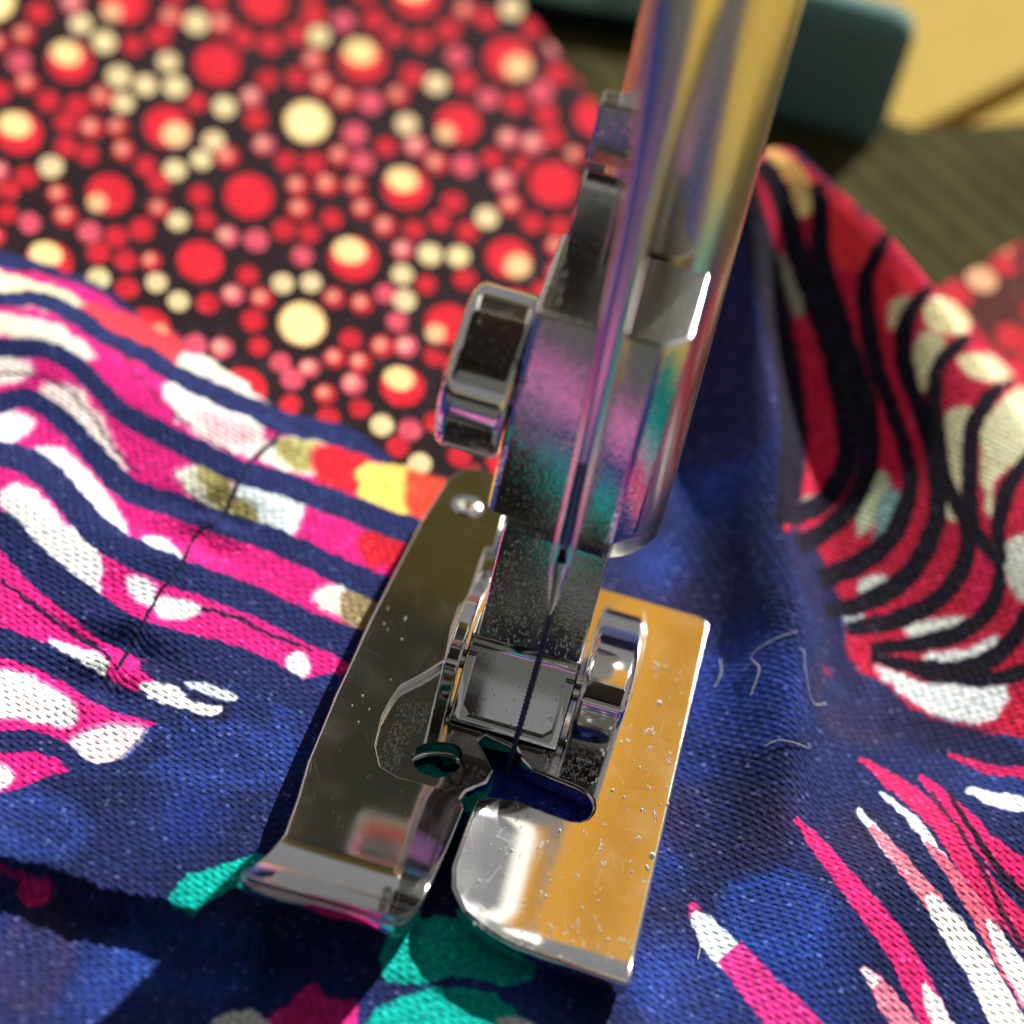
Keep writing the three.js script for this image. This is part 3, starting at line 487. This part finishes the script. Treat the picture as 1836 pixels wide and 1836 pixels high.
// ------------------------------------------------------------------ needle and thread
const needleBase = V(-0.02, 9.7, 0), needleTop = V(-0.95, 37, 0.6);
const nAxis = needleTop.clone().sub(needleBase).normalize();
function alongNeedle(g) { // geometry built upwards from the tip at the origin
  const q = new THREE.Quaternion().setFromUnitVectors(V(0, 1, 0), nAxis); g.applyQuaternion(q); g.translate(needleBase.x, needleBase.y, needleBase.z); return g;
}
{
  const o = thing('sewing_needle', 'polished steel sewing needle with long groove pointing down in front of the shank', 'needle');
  const tip = new THREE.LatheGeometry([[0.015, 0], [0.05, 0.12], [0.2, 0.9], [0.33, 1.8], [0.4, 2.6], [0.42, 3.2]].map((p) => new THREE.Vector2(...p)), 32);
  mesh('point', alongNeedle(tip), needleSteel, o);
  // grooved blade: a round section with a notch towards the front
  const sec = new THREE.Shape(), r = 0.47, half = 0.5;
  for (let k = 0; k <= 40; k++) { const a = -Math.PI / 2 + half + (2 * Math.PI - 2 * half) * k / 40; k ? sec.lineTo(r * Math.cos(a), r * Math.sin(a)) : sec.moveTo(r * Math.cos(a), r * Math.sin(a)); }
  sec.lineTo(-0.14, -0.14); sec.lineTo(0.14, -0.14);
  const blade = new THREE.ExtrudeGeometry(sec, { depth: 4.2, bevelEnabled: false, steps: 1 }); blade.rotateX(-Math.PI / 2); blade.translate(0, 4.1, 0);
  mesh('groove', toCreasedNormals(alongNeedle(blade), 0.5), needleSteel, o);
  const upper = new THREE.LatheGeometry([[0, 8.3], [0.47, 8.3], [0.49, 12], [0.53, 16], [0.56, 19], [0.64, 21], [0.85, 23.6], [1.04, 25.8], [1.12, 27.2]].map((p) => new THREE.Vector2(...p)), 48);
  mesh('blade', toCreasedNormals(alongNeedle(upper), 0.7), needleSteel, o);
  const ey = [-1, 1].map((s) => { const b = new RoundedBoxGeometry(0.3, 1.3, 0.7, 3, 0.12); b.translate(0.27 * s, 3.6, 0); return b; });
  mesh('eye', alongNeedle(mergeGeometries(ey)), needleSteel, o);
  const sh = new THREE.LatheGeometry([[1.13, 27.2], [1.16, 27.8], [1.16, 50]].map((p) => new THREE.Vector2(...p)), 40);
  mesh('shank', alongNeedle(sh), needleSteel, o);
}
{
  const o = thing('sewing_thread', 'dark blue twisted thread from the needle eye down through the foot', 'thread');
  const m = new THREE.MeshStandardMaterial({ color: new THREE.Color(0.018, 0.03, 0.09), roughness: 0.7 }), pale = new THREE.MeshStandardMaterial({ color: new THREE.Color(0.07, 0.14, 0.36), roughness: 0.55 });
  const strand = (pts, r, off, turns, phase) => {
    const c = new THREE.CatmullRomCurve3(pts), q = [], n = turns * 8;
    for (let k = 0; k <= n; k++) { const p = c.getPointAt(k / n), a = phase + k / 8 * 2 * Math.PI; q.push(p.add(V(off * Math.cos(a), 0, off * Math.sin(a)))); }
    return new THREE.TubeGeometry(new THREE.CatmullRomCurve3(q), n * 2, r, 6);
  };
  const low = [V(-0.12, 13.2, 0.1), V(-0.1, 11.4, -0.25), V(0, 9, -0.32), V(0, 5, -0.2), V(0, 1.8, 0), V(0, 0.5, 0.1)];
  mesh('strand', mergeGeometries([0, Math.PI].map((f) => strand(low, 0.07, 0.055, 30, f))), m, o);
  const inGroove = [4.0, 5, 6, 7.2, 8.2].map((t) => needleBase.clone().addScaledVector(nAxis, t).add(V(0, 0, 0.33)));
  mesh('strand', mergeGeometries([0, Math.PI].map((f) => strand(inGroove, 0.1, 0.06, 7, f))), pale, o);  // same thread in a lighter blue, sunlight put into its colour
}

// ------------------------------------------------------------------ lint
{
  const pale = new THREE.MeshStandardMaterial({ color: new THREE.Color(0.75, 0.76, 0.74), roughness: 0.9 });
  const fib = (bendy) => tube([V(-0.16, 0, 0), V(-0.05, 0.05 * bendy, 0.05), V(0.06, 0.02, -0.04 * bendy), V(0.16, 0.03, 0.04)], 0.013, 4, 8);
  const fibre = fib(1), speck = new THREE.IcosahedronGeometry(0.04, 1);
  const places = { f: [], s: [] }, M = new THREE.Matrix4(), Q = new THREE.Quaternion(), E = new THREE.Euler();
  const put = (kind, x, y, z, s) => { E.set(between(0, 6), between(0, 6), between(0, 6)); Q.setFromEuler(E); places[kind].push(M.clone().compose(V(x, y, z).multiplyScalar(MM), Q.clone(), V(s, s, s).multiplyScalar(MM))); };
  for (let k = 0; k < 420; k++) { const x = between(-2.6, 1.5), y = 5.7 + 5.7 * rnd(); put(k % 3 ? 's' : 'f', x, y, -2.24, between(0.5, 1.2)); }
  for (let k = 0; k < 190; k++) { const x = between(-3.1, 1.7), y = between(13.3, 20); put('s', x, y, -1.38, between(0.4, 0.9)); }
  for (let k = 0; k < 60; k++) { const x = between(-2.6, 1.4), t = rnd(); put(k % 2 ? 's' : 'f', x, 2.2 + 2.8 * t, -0.84 - 1.33 * t, between(0.4, 0.9)); }
  for (let k = 0; k < 230; k++) { const x = between(0, 6.7), z = between(-8, 10); if (x > 4.2 || z > 3) put(rnd() < 0.55 ? 'f' : 's', x, 1.88 + bend(x, z), z, between(0.35, 1.6) * (rnd() < 0.06 ? 2 : 1)); }
  for (let k = 0; k < 45; k++) { const x = between(-7.3, -2.4), z = between(-6, 8); if (x < -5.7 || z > 3.6) put(rnd() < 0.4 ? 'f' : 's', x, 2.23 + bend(x, z), z, between(0.4, 1)); }
  for (let k = 0; k < 300; k++) { const x = between(-5.1, -3.8), z = between(-1.4, 2.9); if (z < 0.4 || x < -4.2) put(k % 2 ? 'f' : 's', x, 1.87, z, between(0.4, 0.8)); }
  for (let k = 0; k < 160; k++) { const x = between(1.2, 3.7), z = between(-0.7, 0.5); put(k % 2 ? 'f' : 's', x, 1.88, z, between(0.4, 0.8)); }
  for (let k = 0; k < 150; k++) { const y = between(18, 37), a = between(-0.9, 0.5); put('s', -0.1 + (35 - y) * 0.024 + 2.86 * Math.sin(a), y, -9.9 + 2.86 * Math.cos(a), between(0.4, 0.9)); }
  for (let k = 0; k < 90; k++) { const x = between(-5.6, -3.8), a = between(0.2, 1.9); put('s', x, 17.5 + 3.27 * Math.cos(a), -3.9 + 3.27 * Math.sin(a), between(0.3, 0.7)); }
  for (const [kind, g] of [['f', fibre], ['s', speck]]) {
    const im = new THREE.InstancedMesh(g, pale, places[kind].length); im.name = numbered('lint');
    places[kind].forEach((m, i) => im.setMatrixAt(i, m)); im.castShadow = im.receiveShadow = true;
    tag(im, kind === 'f' ? 'short pale lint fibres clinging to the chrome foot and shank' : 'fine pale dust specks on the chrome foot, screw and bar', 'lint', null, 'stuff'); scene.add(im);
  }
  // longer single fibres that can be picked out on the cloth and on the foot
  const long = [
    [[[1430, 1135], [1385, 1150], [1345, 1180], [1360, 1200], [1345, 1250]], 'wavy pale fibre lying on the top of the fold beside the foot'],
    [[[1440, 1165], [1445, 1215], [1455, 1260], [1480, 1265]], 'hooked pale fibre running along the ridge of the right fold'],
    [[[1370, 1340], [1395, 1330], [1425, 1335], [1450, 1345]], 'thin pale fibre across the right fold below the hooked one'],
    [[[1290, 1185], [1292, 1210], [1280, 1235]], 'short fibre in the gap between the foot and the right fold'],
    [[[1250, 1675], [1254, 1700], [1250, 1722]], 'short loose fibre by the tip of the white and pink streak']];
  for (const [pts, label] of long) {
    const o = mesh('loose_fibre', tube(pts.map(([a, b]) => { const [x, z] = at(a, b); return V(x, cloth(x, z) + 0.1, z); }), 0.014, 5, 30), pale);
    tag(o, label, 'fibre', 'loose fibres');
  }
}
renderer.render(scene, camera);
